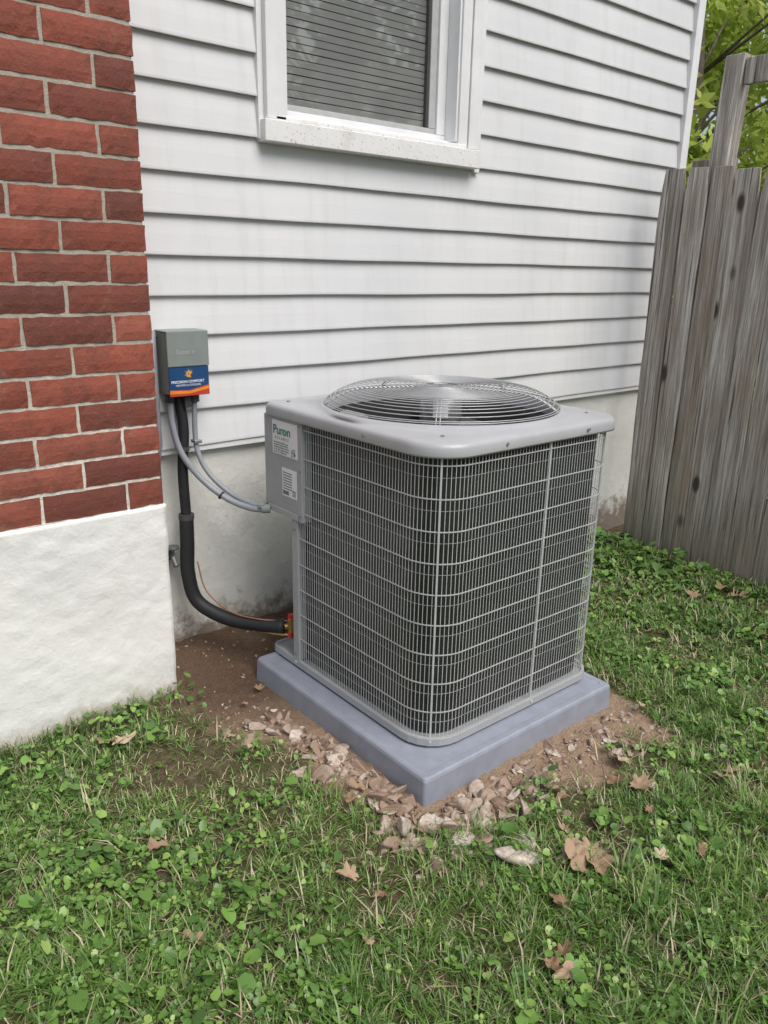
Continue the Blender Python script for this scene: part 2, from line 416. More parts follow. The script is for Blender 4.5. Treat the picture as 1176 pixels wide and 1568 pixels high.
# ------------------------------------------------------------ fence
fence=empty('wooden_fence'); XF=2.56
b=MB(); rf=random.Random(5); y=1.075
while y>-5.5:
    w=rf.uniform(.108,.142); top=1.925+rf.uniform(-.022,.022); lean=rf.uniform(-.004,.004); dx=rf.uniform(-.008,.012); r=rf.random()
    n=14; v=[];f=[]; th=.018; cup=rf.uniform(-.009,.006)
    x=XF+dx; zz=[-.13+rf.uniform(0,.05)+(top+.1)*i/n for i in range(n)]+[top]
    ph=rf.uniform(0,6); tw=rf.uniform(-.006,.006)
    for z in zz:
        o=lean*z+.0025*math.sin(z*2.3+ph); e=.0022*math.sin(z*7+ph*2)+.0012*math.sin(z*17+ph); bw=.006*math.sin(z*1.3+ph)
        cr=.012 if z==top else 0; t_=tw*(z-1)
        for (yy,xx) in ((y+e-cr,t_),(y-w/2,cup),(y-w-e+cr,-t_),(y-w-e+cr,th-t_),(y-w/2,th+cup),(y+e-cr,th+t_)):
            v.append((x+xx+bw,yy+o,z))
    for i in range(n):
        for j in range(6): f.append((i*6+j,i*6+(j+1)%6,(i+1)*6+(j+1)%6,(i+1)*6+j))
    f.append(tuple(n*6+j for j in range(6)))
    b.add(v,f,r); y-=w+rf.uniform(.004,.012)
b.obj('fence_boards',m_wood,fence,bevel=.003,seg=1)
b=MB()
for z in (.25,1.0,1.72): b.box(XF+.035,XF+.075,-5.5,1.02,z,z+.09,.3)
b.obj('fence_rails',m_wood,fence)
b=MB()
def leanpost(y0,y1,z0,z1,w,x,r):
    b.add([(x,y0-w/2,z0),(x+w,y0-w/2,z0),(x+w,y0+w/2,z0),(x,y0+w/2,z0),(x,y1-w/2,z1),(x+w,y1-w/2,z1),(x+w,y1+w/2,z1),(x,y1+w/2,z1)],
              [(0,3,2,1),(4,5,6,7),(0,1,5,4),(1,2,6,5),(2,3,7,6),(3,0,4,7)],r)
leanpost(.89,.785,-.2,2.425,.095,XF+.04,.8)
leanpost(-1.6,-1.6,-.2,2.42,.095,XF+.04,.5)
b.box(XF+.055,XF+.09,-1.8,.735,2.29,2.405,.6)
b.obj('gate_post_and_header',m_wood,fence,bevel=.004)
b=MB(); b.box(XF+.145,XF+.20,.78,1.0,1.88,1.985,.15); b.obj('cross_rail',m_wood,fence,bevel=.004)

# ------------------------------------------------------------ pad + AC
pad=MB(); 
def rrect(x0,x1,y0,y1,r,n=6):
    """r: radii (x0y0, x1y0, x1y1, x0y1), ccw"""
    P=[]
    for (cx,cy,a0,rad) in ((x0+r[0],y0+r[0],180,r[0]),(x1-r[1],y0+r[1],270,r[1]),(x1-r[2],y1-r[2],0,r[2]),(x0+r[3],y1-r[3],90,r[3])):
        for i in range(n+1):
            a=math.radians(a0+90*i/n); P.append((cx+rad*math.cos(a),cy+rad*math.sin(a)))
    return P
def loft(mb,loops,capb=False,capt=False,rnd=0.):
    n=len(loops[0]); v=[p for l in loops for p in l]; f=[]
    for i in range(len(loops)-1):
        for k in range(n):
            l=(k+1)%n; f.append((i*n+k,i*n+l,(i+1)*n+l,(i+1)*n+k))
    if capb: f.append(tuple(range(n-1,-1,-1)))
    if capt: f.append(tuple((len(loops)-1)*n+k for k in range(n)))
    mb.add(v,f,rnd)
def rl(i,z,r=.012): return [(x,y,z) for x,y in rrect(-.004+i,PX+.004-i,-.004+i,PY+.004-i,(r,)*4)]
loft(pad,[rl(0,-PT-.02),rl(.004,-.012),rl(.007,-.004),rl(.012,0),rl(.03,0.0),rl(.034,-.003),rl(.06,-.003)],capt=True)
po=pad.obj('condenser_pad',m_pad,None); 

ac=empty('air_conditioner_condenser')
cx0,cx1,cy0,cy1=.088,.902,.088,.955
ZB,ZT=.003,.93
# base pan
b=MB(); RB=(.13,.09,.09,.03)
def bl(i,z,rr=RB): return [(x,y,z) for x,y in rrect(cx0-.010+i,cx1+.010-i,cy0-.010+i,cy1+.010-i,tuple(max(.01,q-i) for q in rr))]
loft(b,[bl(.004,ZB),bl(0,ZB+.004),bl(0,.030),bl(.002,.034),bl(.010,.034),bl(.012,.026),bl(.05,.026)],capb=True,capt=True)
b.obj('base_pan',m_metal,ac,smooth=False)
# open coil path (post on left -> near corner -> front -> right -> back)
def coilpath(i,n=10):
    x0,x1,y0,y1=cx0+i,cx1-i,cy0+i,cy1-i; r1=.125-i; r2=.09-i
    P=[(x0,.80)]
    for (cx,cy,a0,rad) in ((x0+r1,y0+r1,180,r1),(x1-r2,y0+r2,270,r2),(x1-r2,y1-r2,0,r2)):
        for k in range(n+1):
            a=math.radians(a0+90*k/n); P.append((cx+rad*math.cos(a),cy+rad*math.sin(a)))
    P.append((x0+.28,y1)); return P
def along(P,step,off=0.):
    out=[];d=off
    for a,c in zip(P[:-1],P[1:]):
        l=math.hypot(c[0]-a[0],c[1]-a[1])
        while d<=l:
            t=d/l; out.append((a[0]+(c[0]-a[0])*t,a[1]+(c[1]-a[1])*t,(c[0]-a[0])/l,(c[1]-a[1])/l)); d+=step
        d-=l
    return out
b=MB(); P=coilpath(.026); v=[];f=[]
for x,y in P: v+=[(x,y,.03),(x,y,.922)]
for i in range(len(P)-1): f.append((i*2,i*2+2,i*2+3,i*2+1))
b.add(v,f); b.obj('condenser_coil',m_coil,ac)
# guard: vertical wires
b=MB()
P=coilpath(.0)
pts=along(P,.0135,.004)
for (x,y,tx,ty) in pts:
    hw=.00095; hd=.0007
    nx_,ny_=ty,-tx
    q=[(x+tx*hw*a+nx_*hd*c,y+ty*hw*a+ny_*hd*c) for a,c in ((-1,-1),(1,-1),(1,1),(-1,1))]
    v=[(px,py,.03) for px,py in q]+[(px,py,.935) for px,py in q]
    b.add(v,[(0,1,5,4),(1,2,6,5),(2,3,7,6),(3,0,4,7)])
b.obj('guard_vertical_wires',m_wire,ac)
b=MB()
def ribbon(P,z0,z1,o0,o1):
    v=[];f=[];n=len(P)
    for i in range(n):
        a=P[max(i-1,0)];c=P[min(i+1,n-1)]; l=math.hypot(c[0]-a[0],c[1]-a[1]); nx_,ny_=(c[1]-a[1])/l,-(c[0]-a[0])/l
        x,y=P[i]
        v+=[(x+nx_*o0,y+ny_*o0,z0),(x+nx_*o1,y+ny_*o1,z0),(x+nx_*o1,y+ny_*o1,z1),(x+nx_*o0,y+ny_*o0,z1)]
    for i in range(n-1):
        for j in range(4): f.append((i*4+j,(i+1)*4+j,(i+1)*4+(j+1)%4,i*4+(j+1)%4))
    b.add(v,f)
for k in range(9):
    z=.118+k*.0975
    ribbon(P,z,z+.0036,.0009,.0026)
    ribbon(P,z-.034,z-.0332,-.002,-.0010)
b.obj('guard_horizontal_bands',m_wire,ac)
# heavier vertical ribs
b=MB()
for s_ in (.004,.690,1.128,1.452,2.2,2.75):
    q=along(P,1e9,s_)
    if not q: continue
    x,y,tx,ty=q[0]; nx_,ny_=ty,-tx; hw=.0026
    qq=[(x+tx*hw*a+nx_*c,y+ty*hw*a+ny_*c) for a,c in ((-1,-.002),(1,-.002),(1,.005),(-1,.005))]
    v=[(px,py,.032) for px,py in qq]+[(px,py,.93) for px,py in qq]
    b.add(v,[(0,1,5,4),(1,2,6,5),(2,3,7,6),(3,0,4,7),(4,5,6,7)])
    b.tube([(x+nx_*.004,y+ny_*.004,.022),(x+nx_*.014,y+ny_*.014,.022)],.005,8)
b.obj('guard_ribs',m_wire,ac)
# post, control box and recessed service panel
b=MB()
b.box(.078,.112,.775,.812,.034,.574)
b.box(.1125,.16,.80,.806,.034,.574)
b.box(.17,.175,.80,.952,.034,.574)
b.obj('corner_post',m_metal,ac,bevel=.003)
b=MB(); b.box(.076,.36,.742,.976,.575,.926); b.box(.072,.0757,.762,.955,.578,.60)
b.obj('control_box',m_metal,ac,bevel=.006)
b=MB()
for (y,z) in ((.752,.915),(.752,.60),(.964,.60),(.752,.76)): b.tube([(.0765,y,z),(.0715,y,z)],.005,8)
b.tube([(.0775,.793,.06),(.0735,.793,.06)],.005,8); b.tube([(.0775,.793,.54),(.0735,.793,.54)],.005,8)
b.obj('panel_screws',m_motor,ac)
# lid
ccx,ccy=.508,.527
LX0,LX1,LY0,LY1=.072,.935,.072,.980
outline=rrect(LX0,LX1,LY0,LY1,(.135,.10,.10,.035),n=14)
# resample straight sides
dense=[]
for i in range(len(outline)):
    a=outline[i];c=outline[(i+1)%len(outline)]; l=math.hypot(c[0]-a[0],c[1]-a[1]); n=max(1,int(l/.02))
    for k in range(n): dense.append((a[0]+(c[0]-a[0])*k/n,a[1]+(c[1]-a[1])*k/n))
def dl(inset,z):
    out=[]
    for x,y in dense:
        dx,dy=x-ccx,y-ccy; l=math.hypot(dx,dy); k=(l-inset)/l; out.append((ccx+dx*k,ccy+dy*k,z))
    return out
def cl(r,z):
    out=[]
    for x,y in dense:
        a=math.atan2(y-ccy,x-ccx); out.append((ccx+r*math.cos(a),ccy+r*math.sin(a),z))
    return out
b=MB(); RG=.405
def mixl(a,c,t): return [tuple(p*(1-t)+q*t for p,q in zip(u,w)) for u,w in zip(a,c)]
A0=dl(.022,.9675); A1=cl(RG+.012,.974)
loft(b,[dl(.006,.926),dl(0,.924),dl(-.001,.930),dl(0,.950),dl(.003,.958),dl(.010,.9645),A0,mixl(A0,A1,.5),A1,cl(RG+.006,.982),cl(RG-.002,.985),cl(RG-.010,.981),cl(RG-.014,.95),cl(RG-.014,.930)])
b.obj('top_cover',m_lid,ac,smooth=True)
b=MB()
for a,c in ((.082,.40),(.12,.14),(.34,.082),(.72,.078),(.925,.3)):
    b.tube([(a,c,.945),(a-(a<.2)*.014+(a>.9)*.012,c-(c<.2)*.014,.945)],.005,8)
for a,c in ((.17,.165),(.84,.17),(.85,.89),(.13,.90)): b.lathe(a,c,[(.006,.9685),(.006,.974),(.0,.9755)],10)
b.obj('cover_screws',m_motor,ac)
b=MB(); b.lathe(ccx,ccy,[(RG-.016,.938),(.372,.926),(.362,.915),(.360,.55)],64); b.lathe(ccx,ccy,[(.361,.56),(.0,.55)],64); b.obj('fan_well',m_dark,ac,smooth=True)
# fan guard
b=MB()
def dome(r):
    t=r/RG; return .985+.058*(1-max(0,(t-.62)/.38)**2.2) if t>.62 else .985+.058+ .004*(1-t/.62)
n=64
rs=list(np.arange(.10,.398,.0155))+[.4]
for r in rs:
    b.tube([(ccx+r*math.cos(2*math.pi*k/n),ccy+r*math.sin(2*math.pi*k/n),dome(r)) for k in range(n)],.0017,5,closed=True)
b.obj('fan_guard_rings',m_guard,ac,smooth=True)
b=MB()
for k in range(5):
    a=math.radians(225+72*k)
    for o in (-.006,.006):
        p=[]
        for r in list(np.linspace(.06,.30,8))+list(np.linspace(.32,.402,6)):
            p.append((ccx+r*math.cos(a)-o*math.sin(a),ccy+r*math.sin(a)+o*math.cos(a),dome(r)-.003))
        b.tube(p,.0022,6)
for r in (.06,.075,.09): b.tube([(ccx+r*math.cos(2*math.pi*k/n),ccy+r*math.sin(2*math.pi*k/n),dome(r)) for k in range(n)],.0017,5,closed=True)
b.obj('fan_guard_spokes',m_guard,ac,smooth=True)
b=MB(); b.lathe(ccx,ccy,[(0,1.030),(.05,1.029),(.070,1.020),(.073,.93),(.06,.905),(0,.90)],32); b.obj('fan_motor',m_motor,ac,smooth=True)
b=MB(); v=[];f=[]
for i in range(9):
    a=math.radians(205+5*i); v+=[(ccx+.0745*math.cos(a),ccy+.0745*math.sin(a),.945),(ccx+.0745*math.cos(a),ccy+.0745*math.sin(a),1.005)]
for i in range(8): f.append((2*i,2*i+2,2*i+3,2*i+1))
b.add(v,f); b.obj('motor_label',m_white,ac)
b=MB()
for k in range(3):
    a0=math.radians(30+120*k); v=[];f=[]
    for i in range(6):
        r=.05+.305*i/5
        for j in range(7):
            a=a0+(j/6-.5)*math.radians(62)*(.75+.35*i/5); v.append((ccx+r*math.cos(a),ccy+r*math.sin(a),.875+.07*(j/6-.5)*(1-.3*i/5)))
    for i in range(5):
        for j in range(6): f.append((i*7+j,(i+1)*7+j,(i+1)*7+j+1,i*7+j+1))
    b.add(v,f)
b.obj('fan_blades',m_fan,ac,smooth=True)
# labels on control box
b=MB(); b.box(.0745,.0758,.765,.920,.795,.905+.008); b.box(.0745,.0758,.772,.862,.652,.752); b.obj('rating_labels',m_white,ac)
XD=(0,-1,0);YD=(0,0,1)
text('label_title','Puron',.045,(.0742,.915,.866),XD,YD,m_teal,ac,.0006)
text('label_o','o',.045,(.0738,.856,.866),XD,YD,m_green,ac,.0012)
text('label_subtitle','A D V A N C E',.014,(.0742,.905,.848),XD,YD,m_print,ac)
for i in range(5): text('label_text_%d'%i,['the environmentally sound','refrigerant system R-410A','contains hydrofluorocarbon','for use with approved parts','service by certified tech'][i],.0085,(.0742,.912,.834-.0085*i),XD,YD,m_print,ac)
b=MB()
rq=random.Random(2)
for i in range(9):
    for j in range(9):
        if rq.random()<.55: b.box(.0740,.0744,.775+i*.0030,.775+(i+1)*.0030-.0003,.80+j*.0030,.80+(j+1)*.0030-.0003)
for i in range(7):
    b.box(.0740,.0744,.80,.855,.735-i*.0095,.7385-i*.0095)
for i in range(9):
    for j in range(9):
        if rq.random()<.55: b.box(.0740,.0744,.776+i*.0024,.776+(i+1)*.0024-.0003,.66+j*.0024,.66+(j+1)*.0024-.0003)
b.box(.0740,.0744,.82,.857,.658,.672)
b.obj('label_printing',m_print,ac)

# ------------------------------------------------------------ service lines
dis=empty('electrical_disconnect_box')
b=MB(); b.box(-.192,-.047,1.150,1.240,.985,1.197); b.box(-.197,-.042,1.140,1.1495,1.082,1.203); b.box(-.197,-.042,1.150,1.240,1.1972,1.2035); b.obj('housing',m_box,dis,bevel=.003)
b=MB(); b.box(-.194,-.045,1.143,1.1497,.980,1.081); b.obj('lower_cover',m_blue,dis,bevel=.001)
b=MB(); b.add([(-.194,1.1424,.981),(-.045,1.1424,.981),(-.045,1.1424,1.016),(-.12,1.1424,1.000),(-.194,1.1424,1.004)],[(0,1,2,3,4)]); b.obj('stripe_red',m_redl,dis)
b=MB(); b.add([(-.194,1.1418,.990),(-.12,1.1418,.988),(-.045,1.1418,1.001),(-.045,1.1418,1.012),(-.12,1.1418,.998),(-.194,1.1418,1.002)],[(0,1,4,5),(1,2,3,4)]); b.obj('stripe_orange',m_orange,dis)
b=MB()
for k in range(9):
    a=math.radians(20+k*25); cxx,czz=-.120,1.056; r0,r1=.006,.016+.004*(k%2)
    b.add([(cxx+r0*math.cos(a-.25),1.1424,czz+r0*math.sin(a-.25)),(cxx+r0*math.cos(a+.25),1.1424,czz+r0*math.sin(a+.25)),(cxx+r1*math.cos(a),1.1424,czz+r1*math.sin(a))],[(0,2,1)])
b.obj('logo_sun',m_yel,dis)
b=MB()
b.add([(-.128,1.1420,1.046),(-.113,1.1420,1.044),(-.118,1.1420,1.066)],[(0,1,2)]); b.obj('logo_flame',m_orange,dis)
text('label_name','PRECISION COMFORT',.0125,(-.188,1.1424,1.026),(1,0,0),(0,0,1),m_white,dis,.0002)
text('label_line','HEATING & COOLING',.0095,(-.172,1.1424,1.015),(1,0,0),(0,0,1),m_white,dis)
text('embossed_mark','Eaton >',.022,(-.165,1.1396,1.125),(1,0,0),(0,0,1),m_metal,dis,.0004)
b=MB(); b.box(-.13,-.105,1.165,1.20,.935,.9845); b.tube([(-.175,1.19,.984),(-.175,1.19,.955)],.017,12); b.tube([(-.085,1.185,.984),(-.085,1.185,.95)],.018,12)
b.obj('fittings',m_gasket,dis,bevel=.002)

def smooth_path(P,n=10):
    P=[Vector(p) for p in P]; Q=[P[0]*2-P[1]]+P+[P[-1]*2-P[-2]]; out=[]
    for i in range(1,len(Q)-2):
        for k in range(n):
            t=k/n; a,b_,c,d=Q[i-1],Q[i],Q[i+1],Q[i+2]
            out.append(.5*((2*b_)+(c-a)*t+(2*a-5*b_+4*c-d)*t*t+(3*b_-a-3*c+d)*t**3))
    out.append(P[-1]); return out
cond=empty('electrical_conduit')
b=MB()
b.tube(smooth_path([(-.175,1.19,.958),(-.172,1.188,.87),(-.150,1.175,.77),(-.095,1.14,.675),(-.03,1.075,.605),(.03,1.0,.575),(.066,.955,.578)]),.0115,12)
b.tube(smooth_path([(-.085,1.185,.955),(-.088,1.186,.85),(-.085,1.18,.77),(-.06,1.15,.69),(-.01,1.085,.62),(.04,1.0,.588),(.066,.963,.59)]),.0095,12)
b.tube([(-.215,1.222,1.2),(-.215,1.222,.80),(-.214,1.252,.74),(-.214,1.252,-.1)],.015,12)
b.obj('flexible_conduits',m_conduit,cond,smooth=True)
b=MB(); b.tube([(.050,.965,.578),(.076,.948,.579)],.017,12); b.tube([(.045,.975,.59),(.060,.962,.59)],.015,10)
b.obj('conduit_fittings',m_box,cond,smooth=False)
b=MB(); b.tube([(-.045,1.094,.617),(-.041,1.089,.613)],.0155,12); b.obj('cable_tie',m_black,cond)
b=MB(); b.box(-.1,-.07,1.168,1.20,.80,.812); b.obj('conduit_clip',m_motor,cond,bevel=.002)
ln=empty('refrigerant_line_set')
b=MB()
b.tube(smooth_path([(-.135,1.235,.99),(-.135,1.205,.955),(-.128,1.195,.85),(-.140,1.195,.70),(-.137,1.195,.52)]),.019,12)
b.tube(smooth_path([(-.137,1.195,.53),(-.140,1.193,.42),(-.145,1.19,.30),(-.125,1.165,.19),(-.055,1.08,.132),(.02,.98,.122),(.085,.885,.128)]),.0265,14)
b.obj('insulated_suction_line',m_black,ln,smooth=True)
b=MB(); b.tube([(-.1345,1.195,.79),(-.1345,1.195,.775)],.023,12); b.tube([(-.1365,1.195,.535),(-.1365,1.195,.515)],.0285,14)
b.obj('tape_bands',m_gasket,ln)
b=MB(); b.tube(smooth_path([(-.118,1.163,.35),(-.10,1.135,.235),(-.045,1.055,.165),(.02,.96,.150),(.10,.88,.15)]),.003,6); b.obj('control_wire',m_copper,ln,smooth=True)
b=MB(); b.tube([(.085,.885,.128),(.17,.865,.13)],.012,10); b.tube([(.105,.868,.10),(.105,.868,.165)],.013,8); b.tube(smooth_path([(-.02,1.05,.11),(.03,.97,.095),(.10,.89,.09),(.17,.875,.09)]),.006,8)
b.obj('brass_service_valve',m_brass,ln,bevel=.001)
b=MB(); b.tube([(.105,.868,.164),(.105,.868,.18)],.012,8); b.tube([(.11,.86,.10),(.090,.855,.10)],.010,8); b.obj('valve_caps',m_red,ln)
hb=MB(); hb.tube([(-.185,1.28,.36),(-.185,1.22,.36),(-.185,1.20,.335)],.011,10); hb.tube([(-.185,1.225,.36),(-.185,1.225,.40)],.006,8); hb.lathe(-.185,1.225,[(0,.398),(.022,.398),(.024,.403),(.022,.408),(0,.408)],12); hb.tube([(-.185,1.277,.36),(-.185,1.27,.36)],.024,12)
hb.obj('hose_spigot',m_fan,None)

# ------------------------------------------------------------ lawn
def inside_ok(x,y):
    pad_=(x>-.012)&(x<PX+.012)&(y>-.012)&(y<PY+.012)
    wall=(y>1.262)|((x<XB+.01)&(y>1.035))
    f=(x>XF-.01)&(x<XF+.03)
    return ~(pad_|wall|f)
def wornmask(x,y):
    w=np.exp(-(((x+.40)/.36)**2+((y-.50)/.33)**2))+.8*np.exp(-(((x+.28)/.2)**2+((y+.12)/.16)**2))+.6*np.exp(-(((x+.30)/.22)**2+((y+.55)/.14)**2))
    return np.clip(w,0,1)
def dens(x,y):
    d=1-dirtmask(x,y)
    n=vnoise(x,y,4.5,51)*.55+vnoise(x,y,13,52)*.45
    thin=sst(.32,.60,n)
    p=.24+.76*thin; p=p*(1-.6*wornmask(x,y))
    return d**1.5*p
def grass(N,x0,x1,y0,y1,lmin,lmax,wmin,wmax,seed,df=dens,lean=(.35,1.25),tuft=.65):
    r=np.random.default_rng(seed); x=r.uniform(x0,x1,N);y=r.uniform(y0,y1,N)
    az=r.uniform(0,2*np.pi,N)+1.2*(vnoise(x,y,5,62)-.5)
    # tufts: part of the blades radiate from shared crowns
    nt_=max(1,N//16); cx=r.uniform(x0,x1,nt_); cy=r.uniform(y0,y1,nt_); ci=r.integers(0,nt_,N); it=r.random(N)<tuft
    ox=r.normal(0,.0075,N); oy=r.normal(0,.0075,N)
    x=np.where(it,cx[ci]+ox,x); y=np.where(it,cy[ci]+oy,y); az=np.where(it,np.arctan2(oy,ox)+r.normal(0,.5,N),az)
    tl=np.where(it,.7+.75*r.random(nt_)[ci],1.); tc_=r.random(nt_)[ci]
    k=(r.random(N)<df(x,y))&inside_ok(x,y); x=x[k];y=y[k];az=az[k];tl=tl[k];tc_=tc_[k];it=it[k];n=len(x); z=gh(x,y)-.004
    tall=.6+.8*vnoise(x,y,7,61); Lh=r.uniform(lmin,lmax,n)*tall*tl*(1-.35*wornmask(x,y)); w=r.uniform(wmin,wmax,n)
    le=r.uniform(*lean,n); le2=le+r.uniform(.1,.9,n)
    dx,dy=np.cos(az),np.sin(az); sx,sy=-dy,dx
    p0=np.stack([x,y,z],1); d1=np.stack([dx*np.sin(le),dy*np.sin(le),np.cos(le)],1); le3=np.minimum(le2,1.75)
    d2=np.stack([dx*np.sin(le3),dy*np.sin(le3),np.cos(le3)],1)
    side=np.stack([sx,sy,np.zeros(n)],1)*(w/2)[:,None]
    p1=p0+d1*(Lh*.5)[:,None]; p2=p1+d2*(Lh*.5)[:,None]; p2[:,2]=np.maximum(p2[:,2],z+.004)
    V=np.stack([p0-side*.7,p0+side*.7,p1+side,p1-side,p2],1).reshape(-1,3)
    i=np.arange(n)*5; F=np.stack([i,i+1,i+2,i+3],1); T=np.stack([i+3,i+2,i+4],1)
    base=np.clip(np.where(it,.35*r.random(n)+.4*tc_,.65*r.random(n)+.1)+.30*vnoise(x,y,3,63),0,1)
    pd=.10+.34*(1-dens(x,y)); dry=r.random(n)<pd; base=np.where(dry,.9+.1*r.random(n),base*.82)
    rn=np.stack([base,base,base,base,base],1).ravel()
    return V,F,T,rn
def join(parts):
    Vs=[];Fs=[];Ts=[];Rs=[];o=0
    for V,F,T,r in parts:
        Vs.append(V);Fs.append(F+o);Ts.append(T+o);Rs.append(r);o+=len(V)
    return np.concatenate(Vs),np.concatenate(Fs),np.concatenate(Ts),np.concatenate(Rs)
m_grass=mk_foliage('grass_blades',[(0,(.040,.095,.017)),(.3,(.080,.165,.030)),(.6,(.140,.250,.048)),(.82,(.215,.345,.085)),(.86,(.35,.305,.175)),(1,(.46,.40,.27))],0,.42,.45)
edge=lambda x,y: .8*np.exp(-((1.035-y)/.05)**2)
parts=[grass(190000,-1.5,1.5,-1.3,1.26,.025,.070,.0018,.0038,1),
       grass(55000,1.5,XF,-1.3,1.26,.025,.070,.003,.006,2),
       grass(9000,-1.5,1.5,-1.3,1.2,.07,.115,.0025,.0050,3,lean=(.2,1.0)),
       grass(3500,-1.3,XB,.93,1.034,.05,.10,.002,.004,6,df=edge,lean=(.1,.8)),
       grass(26000,-3.2,-1.5,-2.2,1.03,.03,.08,.005,.010,4),
       grass(30000,-1.5,4.5,-3.2,-1.3,.03,.08,.006,.012,5)]
V,F,T,r=join(parts)
npmesh('lawn_grass',V,F,r,m_grass,tri=T)
# broad leaves
def leaves(N,x0,x1,y0,y1,dfun,rmin,rmax,hmin,hmax,seed,tri3=.5,tilt=.6):
    r=np.random.default_rng(seed); x=r.uniform(x0,x1,N);y=r.uniform(y0,y1,N)
    k=(r.random(N)<dfun(x,y))&inside_ok(x,y); x=x[k];y=y[k];n=len(x)
    is3=r.random(n)<tri3; rad=r.uniform(rmin,rmax,n); h=r.uniform(hmin,hmax,n); a0=r.uniform(0,6.283,n); rv=r.random(n)
    X=[x[~is3]];Y=[y[~is3]];Rd=[rad[~is3]];H=[h[~is3]];A=[a0[~is3]];RV=[rv[~is3]]
    for j in range(3):
        a=a0[is3]+j*2.094; q=rad[is3]*.62
        X.append(x[is3]+np.cos(a)*q*1.05);Y.append(y[is3]+np.sin(a)*q*1.05);Rd.append(q);H.append(h[is3]);A.append(a);RV.append(rv[is3])
    x,y,rad,h,a0,rv=[np.concatenate(q) for q in (X,Y,Rd,H,A,RV)]; n=len(x)
    z=gh(x,y)+h; K=8
    prof=np.array([.55,.92,1.0,.95,1.05,.95,1.0,.92])  # notch at stalk
    th=np.arange(K)/K*2*np.pi+np.pi
    tx=r.normal(0,tilt*.6,n);ty=r.normal(0,tilt*.6,n); asp=r.uniform(.6,1.,n)[:,None]
    lx=np.cos(th)[None]*prof[None]*rad[:,None]; ly=np.sin(th)[None]*prof[None]*rad[:,None]*asp
    lz=(np.abs(ly))*.35-.12*(lx**2+ly**2)/rad[:,None]
    wx=lx*np.cos(a0)[:,None]-ly*np.sin(a0)[:,None]; wy=lx*np.sin(a0)[:,None]+ly*np.cos(a0)[:,None]
    wz=lz+wx*tx[:,None]+wy*ty[:,None]
    ring=np.stack([x[:,None]+wx,y[:,None]+wy,z[:,None]+wz],2)
    cen=np.stack([x,y,z],1)[:,None]
    V=np.concatenate([ring,cen],1).reshape(-1,3); i=np.arange(n)*(K+1)
    T=np.concatenate([np.stack([i+k,i+(k+1)%K,i+K],1) for k in range(K)])
    rr=np.repeat(rv,K+1); return V,T,rr
def bd(x,y):
    n=vnoise(x,y,3.2,71)*.55+vnoise(x,y,9,72)*.45
    c=sst(.55,.68,n)
    left=np.exp(-(((x+.88)/.33)**2+((y-.05)/.45)**2)); rt=sst(1.3,2.0,x)*sst(-.1,.5,y)
    return np.clip((c*.36+left*.85+rt*.25+.04),0,1)*(1-dirtmask(x,y))*(1-.6*wornmask(x,y))
m_broad=mk_foliage('broad_leaf_weeds',[(0,(.055,.125,.025)),(.5,(.105,.210,.040)),(.85,(.165,.300,.060)),(1,(.27,.38,.10))],0,.42,.45)
Ls=[leaves(30000,-1.5,1.5,-1.3,1.2,bd,.007,.0165,.008,.040,81),
    leaves(13000,1.2,XF,-1.3,1.2,bd,.010,.020,.010,.040,82,.4),
    leaves(800,-1.4,1.2,-1.2,1.0,bd,.016,.026,.02,.05,83,.1),
    leaves(500,1.9,XF-.02,.45,1.24,lambda x,y:.7*sst(2.0,2.6,x+.5*(y-.6)),.016,.030,.02,.08,84,.1),
    leaves(130,-1.2,XB+.05,.90,1.03,lambda x,y:.5+0*x,.008,.017,.02,.06,85,.2)]
o=0;Vs=[];Ts=[];Rs=[]
for V,T,r in Ls: Vs.append(V);Ts.append(T+o);Rs.append(r);o+=len(V)
npmesh('broadleaf_weeds',np.concatenate(Vs),None,np.concatenate(Rs),m_broad,tri=np.concatenate(Ts))

# ------------------------------------------------------------ stones
def ico(sub):
    bm=bmesh.new(); bmesh.ops.create_icosphere(bm,subdivisions=sub,radius=1); v=np.array([q.co[:] for q in bm.verts]); f=np.array([[q.index for q in p.verts] for p in bm.faces]); bm.free(); return v,f
IV,IF=ico(3); IV1,IF1=ico(1)
rs_=np.random.default_rng(9)
Vs=[];Ts=[];Rr=[];o=0
def stone(x,y,s,flat=.6,rv=None,big=True,zoff=0.):
    global o
    iv,f=(IV,IF) if big else (IV1,IF1)
    v=iv.copy()
    for _ in range(9 if big else 3):   # random chisel planes
        d=rs_.normal(size=3); d/=np.linalg.norm(d); c=rs_.uniform(.26,.58); p=v@d; v=v-np.outer(np.maximum(p-c,0),d)
    v=v*rs_.uniform(.75,1.6,3)*np.array([1,1,flat])*s*1.4
    a=rs_.uniform(0,6.28);c_,s_=math.cos(a),math.sin(a); v=v@np.array([[c_,s_,0],[-s_,c_,0],[0,0,1]])
    tl=rs_.normal(0,.3,2); v[:,2]+=v[:,0]*tl[0]+v[:,1]*tl[1]
    z=float(gh(np.array([x]),np.array([y]))[0])
    v=v+np.array([x,y,z+s*flat*.28+zoff]); Vs.append(v);Ts.append(f+o);Rr.append(np.full(len(v),rs_.random() if rv is None else rv)); o+=len(v)
def okp(x,y): return not(-.03<x<PX+.03 and -.03<y<PY+.03)
def clump(x,y): return float(vnoise(np.array([x]),np.array([y]),11,91)[0])
def put(x,y,*a,**k):
    if okp(x,y) and rs_.random()<.25+1.1*clump(x,y): stone(x,y,*a,**k)
for _ in range(300):   # left strip rubble
    y=rs_.uniform(-.1,.72); x=-.028-abs(rs_.normal(0,.08))-(.03 if y>.5 else 0)
    put(x,y,rs_.choice([rs_.uniform(.005,.012),rs_.uniform(.012,.026)],p=[.68,.32]),.7)
